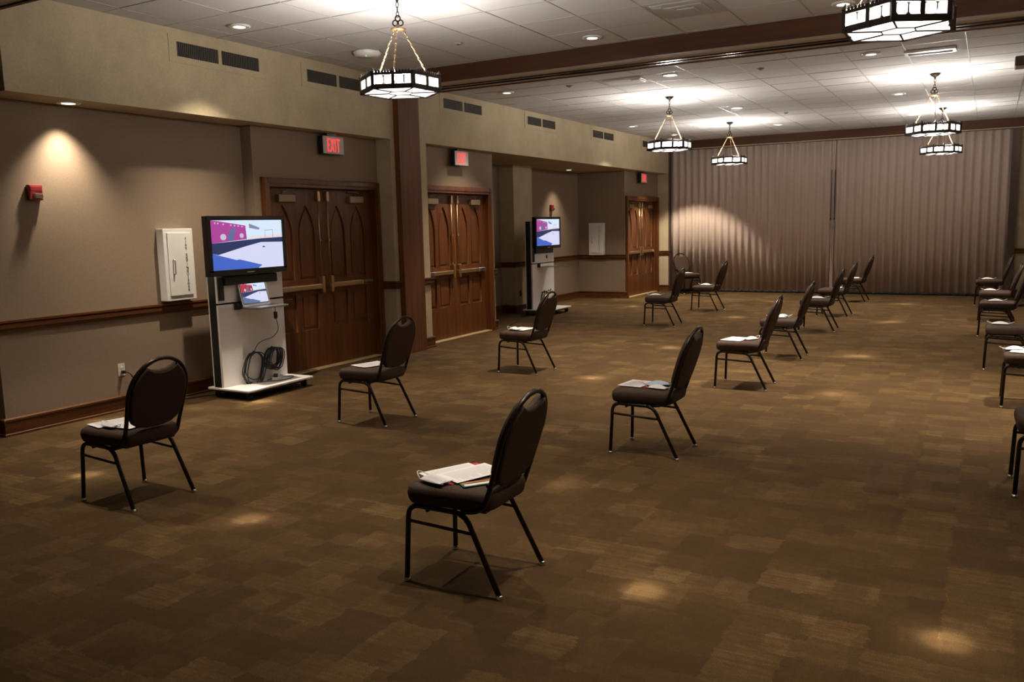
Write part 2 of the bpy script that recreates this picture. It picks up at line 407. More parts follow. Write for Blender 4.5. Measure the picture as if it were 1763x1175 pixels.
# ------------------------------------------------------------------ double doors
def lancet(c, hw, z0, zs, za, n=8):
    """pointed arch outline: centre c, half width hw, bottom z0, spring zs, apex za"""
    h = za-zs; R = (hw*hw+h*h)/(2*hw); pts = [(c-hw, z0), (c+hw, z0)]
    a1 = math.asin(min(1, h/R))
    for k in range(n+1):
        a = a1*k/n; pts.append((c+hw-R+R*math.cos(a), zs+R*math.sin(a)))
    for k in range(n-1, -1, -1):
        a = a1*k/n; pts.append((c-hw+R-R*math.cos(a), zs+R*math.sin(a)))
    return pts
def double_door(idx, D, label):
    yc = (D['y0']+D['y1'])/2; W = D['y1']-D['y0']; hw = W/2-.10; H = ZD-.10
    root = thing('door_%d' % idx, label, None, (D['x'], yc, 0), kind='structure')
    f = MB()
    for s in (-1, 1):
        a, b = sorted((s*hw, s*W/2)); f.box(0, .045, a, b, 0, ZD, .004)
        a, b = sorted((s*(hw+.035), s*(W/2-.012))); f.box(.04, .056, a, b, 0, ZD-.012, .004)
        a, b = sorted((s*hw, s*(hw+.02))); f.box(-.14, .01, a, b, 0, H+.02)
    f.box(0, .045, -hw, hw, H, ZD, .004); f.box(.04, .056, -hw-.03, hw+.03, H+.035, ZD-.012, .004); f.box(-.14, .01, -hw, hw, H, H+.02)
    f.build('door_frame', M['wood'], root)
    MB().box(-.14, .05, -hw, hw, .0, .014, .003).build('threshold', M['thresh'], root)
    lw = hw-.006
    for s in (-1, 1):
        c = s*(lw/2+.003)                   # leaf centre
        outer = [(-lw/2, .018), (lw/2, .018), (lw/2, H-.006), (-lw/2, H-.006)]
        holes = []
        for q in (-1, 1):
            pc = q*lw*.205
            holes.append(lancet(pc, lw*.155, 1.06, 1.55, 1.93))
            holes.append([(pc-lw*.155, .47), (pc+lw*.155, .47), (pc+lw*.155, .90), (pc-lw*.155, .90)])
        me = curve_mesh('door_leaf', [outer]+holes, .010, .003)
        xform(me, lambda v: Vector((-.065+v.z, v.x, v.y)))
        leaf = link('door_leaf', me, M['wood'], root, (0, c, 0))
        MB().box(-.105, -.074, -lw/2, lw/2, .018, H-.006).build('leaf_core', M['wood'], leaf)
        for q in (-1, 1):
            pc = q*lw*.205
            pm = curve_mesh('panel', [lancet(pc, lw*.115, 1.10, 1.55, 1.86)], .002, .004); xform(pm, lambda v: Vector((-.071+v.z, v.x, v.y)))
            link('arched_panel', pm, M['wood'], leaf)
            MB().box(-.076, -.067, pc-lw*.115, pc+lw*.115, .51, .86, .004).build('lower_panel', M['wood'], leaf)
        e = -s*lw/2                          # meeting edge in leaf coordinates
        rodc = e+s*.075
        # panic bar
        a, b = sorted((e+s*.04, e+s*(lw-.045)))
        pb = MB(); pb.box(-.052, -.002, a, b, .945, 1.005, .010)
        pb.build('panic_bar', M['brass'], leaf)
        a, b = sorted((e+s*(lw-.045), e+s*(lw-.26)))
        MB().box(-.052, .001, a, b, .943, 1.007, .008).build('bar_end_cap', M['chrome'], leaf)
        MB().box(-.054, .008, rodc-.024, rodc+.024, .895, 1.09, .010).build('bar_latch_case', M['brass'], leaf)
        MB().tube([(-.028, rodc, 1.09), (-.028, rodc, 1.98)], .0075).build('vertical_rod', M['brass'], leaf)
        MB().box(-.054, -.008, rodc-.022, rodc+.022, 1.97, 2.085, .006).build('top_latch', M['brass'], leaf)
        MB().box(-.04, -.015, rodc-.016, rodc+.016, 1.50, 1.53, .004).build('rod_guide', M['brass'], leaf)
        k = -e-s*.30
        MB().box(-.054, .0, k-.13, k+.13, 1.955, 2.035, .006).build('door_closer', M['closer'], leaf)
        MB().tube([(-.02, k+s*.06, 2.04), (-.02, k+s*.05, 2.07), (.0, k-s*.02, 2.085), (-.03, k-s*.16, 2.085)], .008).build('closer_arm', M['closer'], leaf)
    return root
double_door(1, D1, 'dark oak double door with arched panels behind the television cart')
double_door(2, D2, 'oak double door with arched panels just right of the wooden post')
double_door(3, D3, 'oak double door at the far end beside the partition')

# ------------------------------------------------------------------ exit signs
letters = text_mesh('exit_letters', 'EXIT', .004)
xs_ = [v.co.x for v in letters.vertices]; ys_ = [v.co.y for v in letters.vertices]
cx_, cy_ = (max(xs_)+min(xs_))/2, (max(ys_)+min(ys_))/2; sx_, sy_ = .215/(max(xs_)-min(xs_)), .15/(max(ys_)-min(ys_))
xform(letters, lambda v: Vector((.003+v.z, (v.x-cx_)*sx_, (v.y-cy_)*sy_))); letters.materials.append(M['exitred'])
for x, y, lab in ((-6.75, 7.85, 'lit red EXIT sign above the door behind the television cart'), (-6.71, 10.57, 'lit red EXIT sign above the door right of the wooden post'), (-6.77, 18.2, 'lit red EXIT sign above the farthest door')):
    r = thing('exit_sign', lab, 'sign', (x, y, 2.51), group='exit signs above the doors')
    MB().box(-.075, -.004, -.18, .18, 0, .205, .004).build('housing', M['black'], r)
    MB().box(-.004, .003, -.178, .178, .003, .202, .002).build('face', M['signface'], r)
    inst('letters', letters, r, (0, 0, .1025))
    MB().box(-.06, -.02, -.08, .08, .2, .245).build('mounting_bracket', M['black'], r)

# ------------------------------------------------------------------ air vents in the bulkhead
vents = [(5.61, 'first and nearest pair of dark grilles in the bulkhead'), (7.34, 'second pair of dark grilles, partly behind the first chandelier'), (10.03, 'third pair of dark grilles, right of the wooden post'),
         (12.48, 'fourth pair of dark grilles along the bulkhead'), (15.1, 'fifth pair of dark grilles along the bulkhead'), (17.75, 'last pair of dark grilles, beside the far chandelier')]
for y0, lab in vents:
    r = thing('air_vent', 'dark louvred air vent, '+lab, 'vent', (XH, y0+.51, 3.2), group='air vents in the bulkhead')
    fr = MB(); fr.box(-.01, .006, -.60, .60, .0, .06); fr.box(-.01, .006, -.60, .60, .192, .25)
    fr.box(-.01, .006, -.60, -.51, .06, .192); fr.box(-.01, .006, .51, .60, .06, .192); fr.box(-.01, .006, -.02, .02, .06, .192); fr.build('frame', M['paint'], r)
    for a, b in ((-.51, -.02), (.02, .51)):
        g = MB().box(-.01, .0005, a, b, .06, .192).build('grille', M['darkslot'], r)
        f = MB(); n = 22
        for i in range(n):
            y = a+(b-a)*(i+.5)/n; f.box(0, .005, y-.0055, y+.0055, .061, .191)
        f.build('fins', M['louver'], g)

# ------------------------------------------------------------------ chandeliers
def make_chandelier():
    r = bpy.data.objects.new('chandelier', None); COL.objects.link(r)
    R, zb, hub = .326, -.78, -.27
    MB().lathe([(.0, 0), (.062, 0), (.062, -.008), (.04, -.03), (.014, -.045), (.008, -.07), (0, -.07)], 20).build('canopy', M['iron'], r)
    c = MB(); z = -.065; k = 0
    while z > hub+.105:
        pts = []
        for i in range(12):
            a = 2*PI*i/12; u, v = .011*math.cos(a), .024*math.sin(a); pts.append((u, 0, z-.02+v) if k % 2 == 0 else (0, u, z-.02+v))
        c.tube(pts, .0035, 5, loop=True); z -= .037; k += 1
    tag(c.build('hanging_chain', M['iron'], r), None)
    t = MB()
    for dx, dz in ((-.022, .045), (.022, .045), (0, .08)):
        t.tube([(dx+.02*math.cos(2*PI*i/14), 0, hub+dz+.022*math.sin(2*PI*i/14)) for i in range(14)], .006, 6, loop=True)
    t.build('trefoil_hook', M['iron'], r)
    MB().lathe([(0, hub+.03), (.014, hub+.03), (.018, hub+.004), (.06, hub+.002), (.064, hub-.004), (.062, hub-.012), (0, hub-.012)], 18).build('hub_plate', M['chain'], r)
    cor = [Vector((R*math.cos(PI/3*i), R*math.sin(PI/3*i), 0)) for i in range(6)]
    for i in (0, 2, 4):
        m = (cor[i]+cor[i+1])/2*.93; a = Vector((m.x*.17, m.y*.17, hub-.008)); b = Vector((m.x, m.y, zb+.12)); s = MB(); n = 15; d = (b-a)/n
        side = d.cross(Vector((0, 0, 1))).normalized(); oth = side.cross(d).normalized()
        for q in range(n):
            mid = a+d*(q+.5); ax = side if q % 2 else oth
            s.tube([mid+d*.62*math.sin(2*PI*j/8)+ax*.0062*math.cos(2*PI*j/8) for j in range(8)], .0026, 4, loop=True)
        s.build('support_chain', M['chain'], r)
    ring = MB()
    def band(z0, z1, r0, r1):
        ring.rings([[(p.x*k, p.y*k, z) for p in cor] for k, z in ((r0/R, z0), (r1/R, z0), (r1/R, z1), (r0/R, z1))], loop=True, smooth=False)
    band(zb, zb+.036, R*.955, R*1.014); band(zb+.106, zb+.125, R*.955, R*1.014)
    ring.build('hexagon_frame', M['iron'], r)
    crest = MB()
    for i in range(6):
        a, b = cor[i], cor[(i+1) % 6]; e = (b-a); n = e.cross(Vector((0, 0, 1))).normalized()
        L = e.length; e.normalize(); h = L/2
        for k in (0, 1):
            p0 = a+e*(h*k)
            # bay: two panes with a thin bar between, cusped corners come from small iron triangles
            for q in (0, 1):
                u0 = .020+q*(h-.020)/2; u1 = u0+(h-.020)/2-.011
                pm = MB(); A = p0+e*u0; B = p0+e*u1; cc = (B-A).length; cu = []
                for (fx, fz) in ((0, .18), (.18, .0), (.82, .0), (1, .18), (1, .82), (.82, 1), (.5, 1.0), (.18, 1), (0, .82)):
                    cu.append((fx, fz))
                pm.prism(cu, lambda p: A+(B-A)*p[0]-n*.004+Vector((0, 0, zb+.037+.068*p[1])), lambda p: A+(B-A)*p[0]+n*.001+Vector((0, 0, zb+.037+.068*p[1])))
                pm.build('glass_pane', M['glass'], r)
            # cresting of little fleurons
            for q in range(6):
                c0 = p0+e*(.018+(h-.018)*(q+.5)/6)
                crest.prism([(-.009, 0), (.009, 0), (.012, .012), (.004, .016), (0, .026), (-.004, .016), (-.012, .012)],
                            lambda p: c0+e*p[0]-n*.003+Vector((0, 0, zb+.123+p[1])), lambda p: c0+e*p[0]+n*.003+Vector((0, 0, zb+.123+p[1])))
            # post with pointed finial
            po = MB(); wv = .013
            po.rings([[p0+e*sx*k-n*(.006-sy*.0+.0) + n*sy*k + Vector((0, 0, z)) for sx, sy in ((-1, -1), (1, -1), (1, 1), (-1, 1))] for k, z in ((wv, zb), (wv, zb+.128), (wv*1.25, zb+.134), (wv*.9, zb+.142), (.001, zb+.168))], smooth=False)
            po.build('finial_post', M['iron'], r)
    tag(crest.build('cresting', M['iron'], r), None, kind='stuff')
    # bottom: centre hexagon and six panes between iron cames
    ri, ro = .105, R*.95
    for i in range(6):
        a, b = cor[i]/R, cor[(i+1) % 6]/R
        p = MB(); q = [a*ri, a*ro, b*ro, b*ri]; c0 = sum(q, Vector())/4; q = [c0+(v-c0)*.985 for v in q]
        p.prism(q, lambda v: v+Vector((0, 0, zb+.006)), lambda v: v+Vector((0, 0, zb+.010))); p.build('bottom_pane', M['glassb'], r)
    p = MB(); p.prism([c/R*ri*.97 for c in cor], lambda v: v+Vector((0, 0, zb+.006)), lambda v: v+Vector((0, 0, zb+.010))); p.build('centre_pane', M['glassb'], r)
    cm = MB()
    for i in range(6):
        a, b = cor[i]/R, cor[(i+1) % 6]/R
        cm.tube([a*ri+Vector((0, 0, zb+.004)), a*ro+Vector((0, 0, zb+.004))], .0065, 4); cm.tube([a*ri+Vector((0, 0, zb+.004)), b*ri+Vector((0, 0, zb+.004))], .0045, 4)
    cm.build('iron_cames', M['iron'], r)
    ld = bpy.data.lights.new('chandelier_bulb', 'POINT'); ld.energy = UP_W; ld.shadow_soft_size = .09; ld.color = CHAND_COL
    lo = bpy.data.objects.new('bulb', ld); COL.objects.link(lo); lo.parent = r; lo.location = (0, 0, zb+.12)
    return r
ch0 = make_chandelier()
chs = [(-4.25, 5.8, ZC, .03, 25, 'white glass hexagonal chandelier nearest, hanging left in front of the wooden post'), (-.53, 5.72, ZC, .03, 30, 'large hexagonal chandelier cut by the top edge at the upper right'),
       (-4.24, 12.47, ZC2, .0, 28, 'hexagonal chandelier of the far bay at left, nearer of two'), (-.72, 12.72, ZC2, .0, 10, 'hexagonal chandelier of the far bay at right, upper of two in line'),
       (-4.39, 16.4, ZC2, -.01, 26, 'farthest hexagonal chandelier on the left side, before the partition'), (-.81, 16.78, ZC2, -.01, 12, 'farthest hexagonal chandelier at right, seen below the nearer one')]
for k, (x, y, z, dz, rz, lab) in enumerate(chs):
    o = ch0 if k == 0 else copy_tree(ch0)
    o.location = (x, y, z); o.rotation_euler.z = math.radians(rz)
    tag(o, lab, 'chandelier', 'hexagonal chandeliers')

# ------------------------------------------------------------------ recessed downlights
def make_downlight():
    r = bpy.data.objects.new('recessed_downlight', None); COL.objects.link(r)
    MB().lathe([(.072, .003), (.100, .003), (.100, -.005), (.092, -.013), (.074, -.011)], 28).build('trim_ring', M['whitep'], r)
    MB().lathe([(.0, .004), (.074, .004), (.074, -.010), (.066, -.004), (0, -.004)], 28).build('reflector', M['can'], r)
    MB().lathe([(0, -.016), (.03, -.015), (.055, -.011), (.064, -.005), (0, -.004)], 24).build('lamp', M['lamp'], r)
    for nm, e, ang, bl in (('flood', CAN_W, 92, 1.0), ('halo', 95.0, 22, 1.0), ('mid', CORE_W*.35, 9.5, 1.0), ('core', CORE_W, 4.2, 1.0)):
        ld = bpy.data.lights.new('downlight_'+nm, 'SPOT'); ld.energy = e; ld.spot_size = math.radians(ang); ld.spot_blend = bl; ld.color = CAN_COL; ld.shadow_soft_size = .035
        lo = bpy.data.objects.new('spot_'+nm, ld); COL.objects.link(lo); lo.parent = r; lo.location = (0, 0, -.028)
    return r
dl0 = make_downlight()
cans = [(-6.08, 5.86, ZC, 'above the first bulkhead vent'), (-3.60, 8.2, ZC, 'against the wooden beam, near its middle'), (-1.22, 8.25, ZC, 'at the top edge beside the large chandelier'),
        (-3.63, 3.34, 3.33, 'under the near beam, left, above the picture'), (-1.28, 3.42, 3.33, 'under the near beam, right, above the picture'), (-.08, 3.5, 3.33, 'under the near beam, farthest right, above the picture'), (-5.35, 3.5, 3.33, 'under the near beam at the left wall, above the picture'), (-2.3, 4.68, ZC, 'in the near ceiling, above the picture'),
        (-5.95, 10.6, ZC2, 'just past the beam at the left wall'), (-3.60, 10.62, ZC2, 'just past the beam, left of the far right chandelier'), (-1.27, 10.72, ZC2, 'just past the beam below the large chandelier'),
        (-6.08, 15.7, ZC2, 'by the far left bulkhead'), (-3.72, 14.35, ZC2, 'between the two far left chandeliers'), (-1.30, 14.4, ZC2, 'between the two far right chandeliers'),
        (-5.95, 17.8, ZC2, 'beside the partition, left'), (-3.7, 17.4, ZC2, 'before the partition, middle'), (-1.32, 17.45, ZC2, 'before the partition, right'), (1.0, 8.2, ZC, 'right of the picture, near bay'), (1.0, 14.4, ZC2, 'right of the picture, far bay')]
for k, (x, y, z, lab) in enumerate(cans):
    o = dl0 if k == 0 else copy_tree(dl0)
    o.location = (x, y, z); tag(o, 'round recessed downlight '+lab, 'downlight', 'recessed ceiling downlights')
    if lab == 'beside the partition, left':    # aimed at the partition as a wall washer
        for l in o.children:
            if 'flood' in l.name:
                l.data = l.data.copy(); l.data.energy = 600; l.data.spot_blend = .35; l.data.spot_size = math.radians(74); l.rotation_euler = (math.radians(15), 0, 0)
    if 8 < y < 9:                              # the brightest row, over the middle of the floor
        for l in o.children:
            if 'flood' in l.name: l.data = l.data.copy(); l.data.energy *= 1.55
    if y == 4.68:
        for l in o.children:
            if l.type == 'LIGHT': l.data = l.data.copy(); l.data.energy *= .45 if 'flood' in l.name else .2
    if y < 4:                                  # the front row is dimmed
        for l in o.children:
            if l.type == 'LIGHT': l.data = l.data.copy(); l.data.energy *= .34 if 'core' not in l.name else .8
for x, y, lab in ((-6.84, 4.62, 'in the low soffit over the left wall, casting a scallop'), (-7.62, 16.1, 'in the low soffit of the far recess')):
    o = copy_tree(dl0); o.location = (x, y, ZS); tag(o, 'round recessed downlight '+lab, 'downlight', 'recessed soffit downlights')
    for l in o.children:
        if l.type == 'LIGHT': l.data = l.data.copy(); l.data.energy *= (.4 if y < 5 else .25) if 'flood' in l.name else .25

# ------------------------------------------------------------------ small ceiling fittings
r = thing('wireless_access_point', 'white wireless access point with green light on the ceiling', 'access point', (-5.85, 7.42, ZC))
MB().lathe([(0, -.003), (.15, -.003), (.155, -.02), (.13, -.055), (0, -.058)], 8).build('cover', M['whitep'], r)
MB().box(-.17, -.14, -.03, .03, -.025, 0).build('bracket', M['black'], r)
MB().lathe([(0, -.058), (.008, -.058), (.008, -.062), (0, -.062)], 8, (.03, -.06, 0)).build('status_light', M['led'], r)
for x, y, z, lab in ((-4.84, 7.63, ZC, 'left of the wooden beam'), (-5.0, 10.62, ZC2, 'past the beam on the left'), (-2.55, 10.9, ZC2, 'past the beam in the middle'), (-3.2, 15.6, ZC2, 'near the far left chandelier')):
    r = thing('smoke_detector', 'small round ceiling sensor '+lab, 'sensor', (x, y, z), group='ceiling sensors')
    MB().lathe([(0, 0), (.045, 0), (.045, -.006), (.03, -.016), (0, -.018)], 18).build('body', M['grey'], r)
    MB().lathe([(0, -.017), (.014, -.017), (.011, -.021), (0, -.022)], 12).build('sensor_cap', M['black'], r)
r = thing('ceiling_diffuser', 'flat white ceiling diffuser past the beam, left of centre', 'diffuser', (-4.22, 10.66, ZC2))
MB().box(-.26, .26, -.14, .14, -.02, .004, .004).build('plate', M['whitep'], r); MB().box(.12, .24, -.12, .12, -.034, -.018, .004).build('deflector', M['whitep'], r)
r = thing('ceiling_diffuser', 'framed rectangular diffuser under the large upper right chandelier', 'diffuser', (-.68, 10.95, ZC2))
f = MB(); f.box(-.26, .26, -.12, -.085, -.02, .004); f.box(-.26, .26, .085, .12, -.02, .004); f.box(-.26, -.225, -.085, .085, -.02, .004); f.box(.225, .26, -.085, .085, -.02, .004); f.build('frame', M['whitep'], r)
MB().box(-.225, .225, -.085, .085, -.008, .002).build('slot', M['grey'], r)
r = thing('ceiling_diffuser', 'square air diffuser in the near ceiling, right of middle', 'diffuser', (-2.42, 7.62, ZC))
for k, s in enumerate((.27, .17, .08)): MB().box(-s, s, -s, s, -.01-.006*k, .003-.006*k, .003).build('louvre_ring', M['grid'], r)
r = thing('projector', 'dark ceiling projector with blue light at the right picture edge', 'projector', (.36, 11.7, ZC2))
MB().box(-.2, .2, -.16, .16, -.17, -.06, .012).build('body', M['jamb'], r); MB().tube([(0, 0, 0), (0, 0, -.07)], .02).build('mount', M['black'], r)
MB().lathe([(.0, 0), (.04, 0), (.04, .012), (0, .012)], 12, (0, 0, 0)).build('ceiling_plate', M['black'], r)
MB().box(-.08, -.06, -.166, -.158, -.155, -.135).build('status_light', M['ledb'], r)

# ------------------------------------------------------------------ wall fittings
def alarm(x, y, z, lab):
    r = thing('fire_alarm_strobe', lab, 'fire alarm', (x, y, z), group='red fire alarms')
    MB().box(0, .045, -.06, .06, -.065, .065, .008).build('body', M['alarm'], r)
    MB().box(.04, .075, -.032, .045, -.045, -.008, .008).build('strobe_lens', M['chrome'], r)
    MB().box(.04, .05, -.05, .05, .015, .05, .003).build('horn_grille', M['alarm'], r)
alarm(-7.02, 4.35, 2.0, 'red fire alarm with clear strobe lens below the soffit light on the left wall')
alarm(-8.0, 16.0, 1.98, 'red fire alarm above the far television')
vt = {}
def cabinet(loc, rz, lab):
    r = thing('extinguisher_cabinet', lab, 'cabinet', loc, rz, group='white extinguisher cabinets')
    b = MB(); b.box(.0, .10, -.175, .175, 0, .70, .006); b.build('box', M['whitep'], r)
    d = MB().box(.10, .112, -.135, .135, .05, .66, .003).build('door', M['whitep'], r)
    h = MB().tube(fillet([(.11, -.085, .26), (.135, -.085, .26), (.135, -.085, .40), (.11, -.085, .40)], .01), .006); h.build('handle', M['alu'], d)
    y = .075; z = .60
    for ch in 'FIRE EXTINGUISHER':
        if ch != ' ':
            if ch not in vt:
                me = text_mesh('letter', ch, .001); xform(me, lambda v: Vector((.1135+v.z, v.x*.036, v.y*.036))); me.materials.append(M['black']); vt[ch] = me
            inst('letter', vt[ch], d, (0, y, z))
        z -= .0315
cabinet((-7.02, 5.70, .98), 0, 'white wall cabinet with vertical lettering left of the near television')
cabinet((-7.53, 17.35, .95), -PI/2, 'white wall cabinet with vertical lettering in the far recess')
r = thing('wall_outlet', 'ivory wall outlet with a plug behind the left front chair', 'outlet', (-7.02, 5.03, .385))
MB().box(-.002, .006, -.036, .036, -.058, .058, .002).build('cover_plate', M['ivory'], r)
for q in (-.02, .022): MB().box(.004, .009, -.015, .015, q-.013, q+.013, .004).build('socket', M['whitep'], r)
r = thing('wall_outlet', 'dark outlet on the column left of the far television cart', 'outlet', (-7.7, 14.05, .36))
MB().box(-.002, .006, -.036, .036, -.058, .058, .002).build('cover_plate', M['jamb'], r); MB().box(.004, .03, -.015, .015, -.03, .0, .004).build('plug', M['black'], r)
c = MB(); c.box(-7.008, -6.975, 5.015, 5.045, .35, .38, .004)
c.tube(fillet([(-6.98, 5.03, .365), (-6.93, 5.05, .36), (-6.93, 5.2, .12), (-6.93, 5.35, .008), (-6.90, 5.6, .008), (-6.8, 5.85, .008), (-6.62, 6.0, .02)], .08), .006, 6)
tag(c.build('floor_cable', M['black']), 'black power cord from the wall outlet to the near cart', 'cord')
c = MB(); c.tube(fillet([(-7.3, 13.7, .02), (-7.25, 13.3, .008), (-7.0, 12.7, .008), (-6.85, 12.1, .008), (-6.62, 11.7, .008), (-6.45, 11.3, .008)], .2), .007, 6)
tag(c.build('floor_cable', M['black']), 'black cord on the carpet in front of the far cart', 'cord')

# ------------------------------------------------------------------ television carts
PIC = [('sky', [(0, 0), (1, 0), (1, 1), (0, 1)]), ('tan', [(.48, .62), (1, .63), (1, .70), (.48, .66)]),
       ('floor', [(.08, .31), (.68, .54), (1, .53), (1, 0), (.4, 0), (.2, .1)]), ('pink', [(0, .54), (.48, .61), (.47, .89), (.1, .985), (0, 1)]),
       ('navy', [(0, .54), (.3, .575), (.69, .62), (1, .635), (1, .53), (.68, .54), (.45, .46), (.08, .31), (0, .34)]),
       ('blue', [(0, 0), (0, .34), (.32, .19), (.36, .2), (.68, .06), (.62, 0)]), ('grey', [(.52, .93), (.52, .84), (.66, .80), (.67, .84)]),
       ('disc', [(.16+.04*math.cos(a), .665+.065*math.sin(a)) for a in [2*PI*k/14 for k in range(14)]]), ('disc', [(.41+.028*math.cos(a), .685+.05*math.sin(a)) for a in [2*PI*k/14 for k in range(14)]]),
       ('fig', [(.22, .58), (.24, .78), (.28, .80), (.275, .84), (.31, .86), (.33, .80), (.31, .72), (.29, .60)]),
       ('grey', [(.74, .64), (.745, .64), (.745, .78), (.855, .79), (.855, .64), (.86, .64), (.86, .80), (.74, .79)]), ('navy', [(.70, .455), (.725, .455), (.735, .43), (.695, .43)])] + \
      [('disc', [(a, b), (a+.018, b), (a+.018, b+.03), (a, b+.03)]) for a, b in ((.05, .93), (.09, .925), (.16, .905), (.26, .885), (.31, .875), (.36, .865), (.41, .855))]
def screen(name, W, H, parent, f, swap=None):
    """the running picture on a display, laid out as flat coloured shapes a hair apart"""
    keys = sorted({k for k, _ in PIC}); b = MB()
    for i, (k, poly) in enumerate(PIC):
        b.mi = keys.index(k); b._f([b.bm.verts.new(f((u-.5)*W, (v-.5)*H, i*.00025)) for u, v in poly])
    me = bpy.data.meshes.new(name); b.bm.to_mesh(me); b.bm.free()
    return link(name, me, [SC[swap.get(k, k)] if swap else SC[k] for k in keys], parent)
def make_cart(loc, lab, cables):
    r = thing('display_cart', lab, 'cart', loc, group='white television carts')
    # local: panel front at x=0, panel y -.44...44
    MB().box(-.21, .35, -.455, .455, .085, .108, .006).build('base_board', M['white'], r)
    MB().box(-.17, .30, -.40, .40, .055, .085).build('under_frame', M['black'], r)
    for x in (-.15, .28):
        for y in (-.38, .38):
            c = MB().box(x-.02, x+.02, y-.022, y+.022, .05, .09).build('caster', M['black'], r)
            w_ = MB(); w_.rings([[(x+.034*math.cos(2*PI*k/16), y+s, .034+.034*math.sin(2*PI*k/16)) for k in range(16)] for s in (-.014, .014)]); w_.build('caster_wheel', M['rubber'], c)
    MB().box(-.03, 0, -.44, .44, .108, .925, .003).build('lower_panel', M['white'], r)
    MB().box(-.03, 0, -.44, .44, .943, 1.70, .003).build('upper_panel', M['white'], r)
    for s in (-1, 1):
        a, b = sorted((s*.405, s*.44)); MB().box(-.125, -.03, a, b, .108, 1.70, .003).build('side_post', M['black'], r)
    MB().box(-.14, -.125, -.44, .44, .108, 1.70, .003).build('back_panel', M['white'], r)
    MB().box(-.125, -.031, -.405, .405, .926, .942).build('panel_gap', M['darkslot'], r)
    MB().box(.0, .05, -.375, .325, 1.115, 1.205, .012).build('sound_bar', M['black'], r)
    MB().box(.0, .022, -.435, -.372, .97, 1.19, .006).build('remote_holder', M['black'], r)
    g = MB(); g.rings([[(x, .135+.026*math.cos(2*PI*k/16), 1.045+.034*math.sin(2*PI*k/16)) for k in range(16)] for x in (0, .008)]); g.build('cable_grommet', M['black'], r)
    sh = MB(); sh.box(0, .27, -.20, .19, .868, .880, .003); sh.build('laptop_shelf', M['alu'], r)
    MB().box(.0, .05, -.245, -.205, .865, .935, .004).build('shelf_bracket', M['black'], r)
    for y, z in ((-.085, .40), (.17, .415)): MB().tube(fillet([(0, y, z), (.06, y, z), (.06, y, z+.035)], .01), .009, 6).build('cable_hook', M['black'], r)
    return r
def make_tv(loc, lab):
    r = thing('television', lab, 'television', loc, group='flat televisions on carts')
    b = MB(); W, H = 1.015, .575
    b.box(-.07, -.004, -W/2, W/2, -H/2, H/2, .006); b.build('housing', M['blackgloss'], r)
    f = MB(); q = .042
    f.box(-.006, .004, -W/2, W/2, H/2-q, H/2, .002); f.box(-.006, .004, -W/2, W/2, -H/2, -H/2+q*1.35, .002)
    f.box(-.006, .004, -W/2, -W/2+q, -H/2+q, H/2-q); f.box(-.006, .004, W/2-q, W/2, -H/2+q, H/2-q); f.build('bezel', M['blackgloss'], r)
    screen('screen', W-2*q, H-2.35*q, r, lambda u, v, e: (-.0035+e, u, v+.007))
    MB().box(.004, .0055, -.05, .05, -H/2+.018, -H/2+.028).build('maker_plate', M['alu'], r)
    MB().box(-.11, -.07, -.2, .2, -.2, .2).build('wall_bracket', M['black'], r)
    return r
def coil(loc, R, n, lab, seed, fat=1.0):
    rd = random.Random(seed); c = MB()
    for k in range(n):
        ph = rd.uniform(-.3, .3); rx = R*rd.uniform(.75, 1.08)*fat; rz = R*rd.uniform(.85, 1.1); dy = rd.uniform(-.02, .02); x = .008+.008*k
        pts = [(x+.006*math.sin(3*a+ph), dy+rx*math.sin(a)*(1+.15*math.sin(a*2+ph)), -rz+rz*math.cos(a)+.012*math.sin(2*a+ph)) for a in [2*PI*j/26 for j in range(26)]]
        c.tube(pts, .0052, 5, loop=True)
    o = c.build('cable_coil', M['black'], None, loc)
    return tag(o, lab, 'cable', 'coiled cables on the carts')
def make_laptop(loc, lab):
    r = thing('laptop', lab, 'laptop', loc)
    MB().box(-.115, .135, -.19, .19, 0, .015, .004).build('base', M['alu'], r)
    MB().box(-.075, .03, -.16, .16, .0145, .0162).build('keyboard', M['black'], r)
    W, H = .375, .25; ang = math.radians(14)
    f = lambda u, v, e: Vector((-.112-math.sin(ang)*(v+H/2)+e*math.cos(ang), u, .014+math.cos(ang)*(v+H/2)+e*math.sin(ang)))
    b = MB(); b.rings([[f(u*W/2, v*H/2, e) for u, v in ((-1, -1), (1, -1), (1, 1), (-1, 1))] for e in (-.008, 0)], smooth=False); lid = b.build('lid', M['alu'], r)
    b = MB(); b.rings([[f(u*.174, v*.112+.004, e) for u, v in ((-1, -1), (1, -1), (1, 1), (-1, 1))] for e in (-.001, .0008)], smooth=False); b.build('screen_border', M['blackgloss'], lid)
    screen('screen', .332, .206, lid, lambda u, v, e: f(u, v+.005, .0012+e*.6), {'pink': 'red', 'blue': 'fig'})
    return r
make_cart((-6.53, 6.23, 0), 'white rolling television cart with laptop and coiled cables, near the front doors', True)
make_tv((-6.42, 6.13, 1.502), 'flat black television showing a meeting room, on the near cart')
make_laptop((-6.335, 6.215, .881), 'silver open laptop on the near cart shelf below the television')
coil((-6.505, 6.145, .415), .165, 7, 'loose black cable coil hanging left on the near cart', 3, .9)
coil((-6.505, 6.40, .43), .105, 12, 'tight black cable coil hanging right on the near cart', 5)
c = MB(); c.tube(fillet([(-6.40, 6.42, .884), (-6.47, 6.485, .85), (-6.49, 6.50, .80)], .03), .0035, 5); c.box(-6.505, -6.475, 6.487, 6.519, .725, .80, .006)
c.tube(fillet([(-6.49, 6.505, .73), (-6.495, 6.535, .655), (-6.495, 6.535, .60), (-6.495, 6.46, .535), (-6.495, 6.30, .52), (-6.495, 6.22, .485), (-6.485, 6.165, .405)], .05), .0042, 5)
tag(c.build('laptop_charger', M['black']), 'black charger brick and cable dangling below the laptop', 'charger')
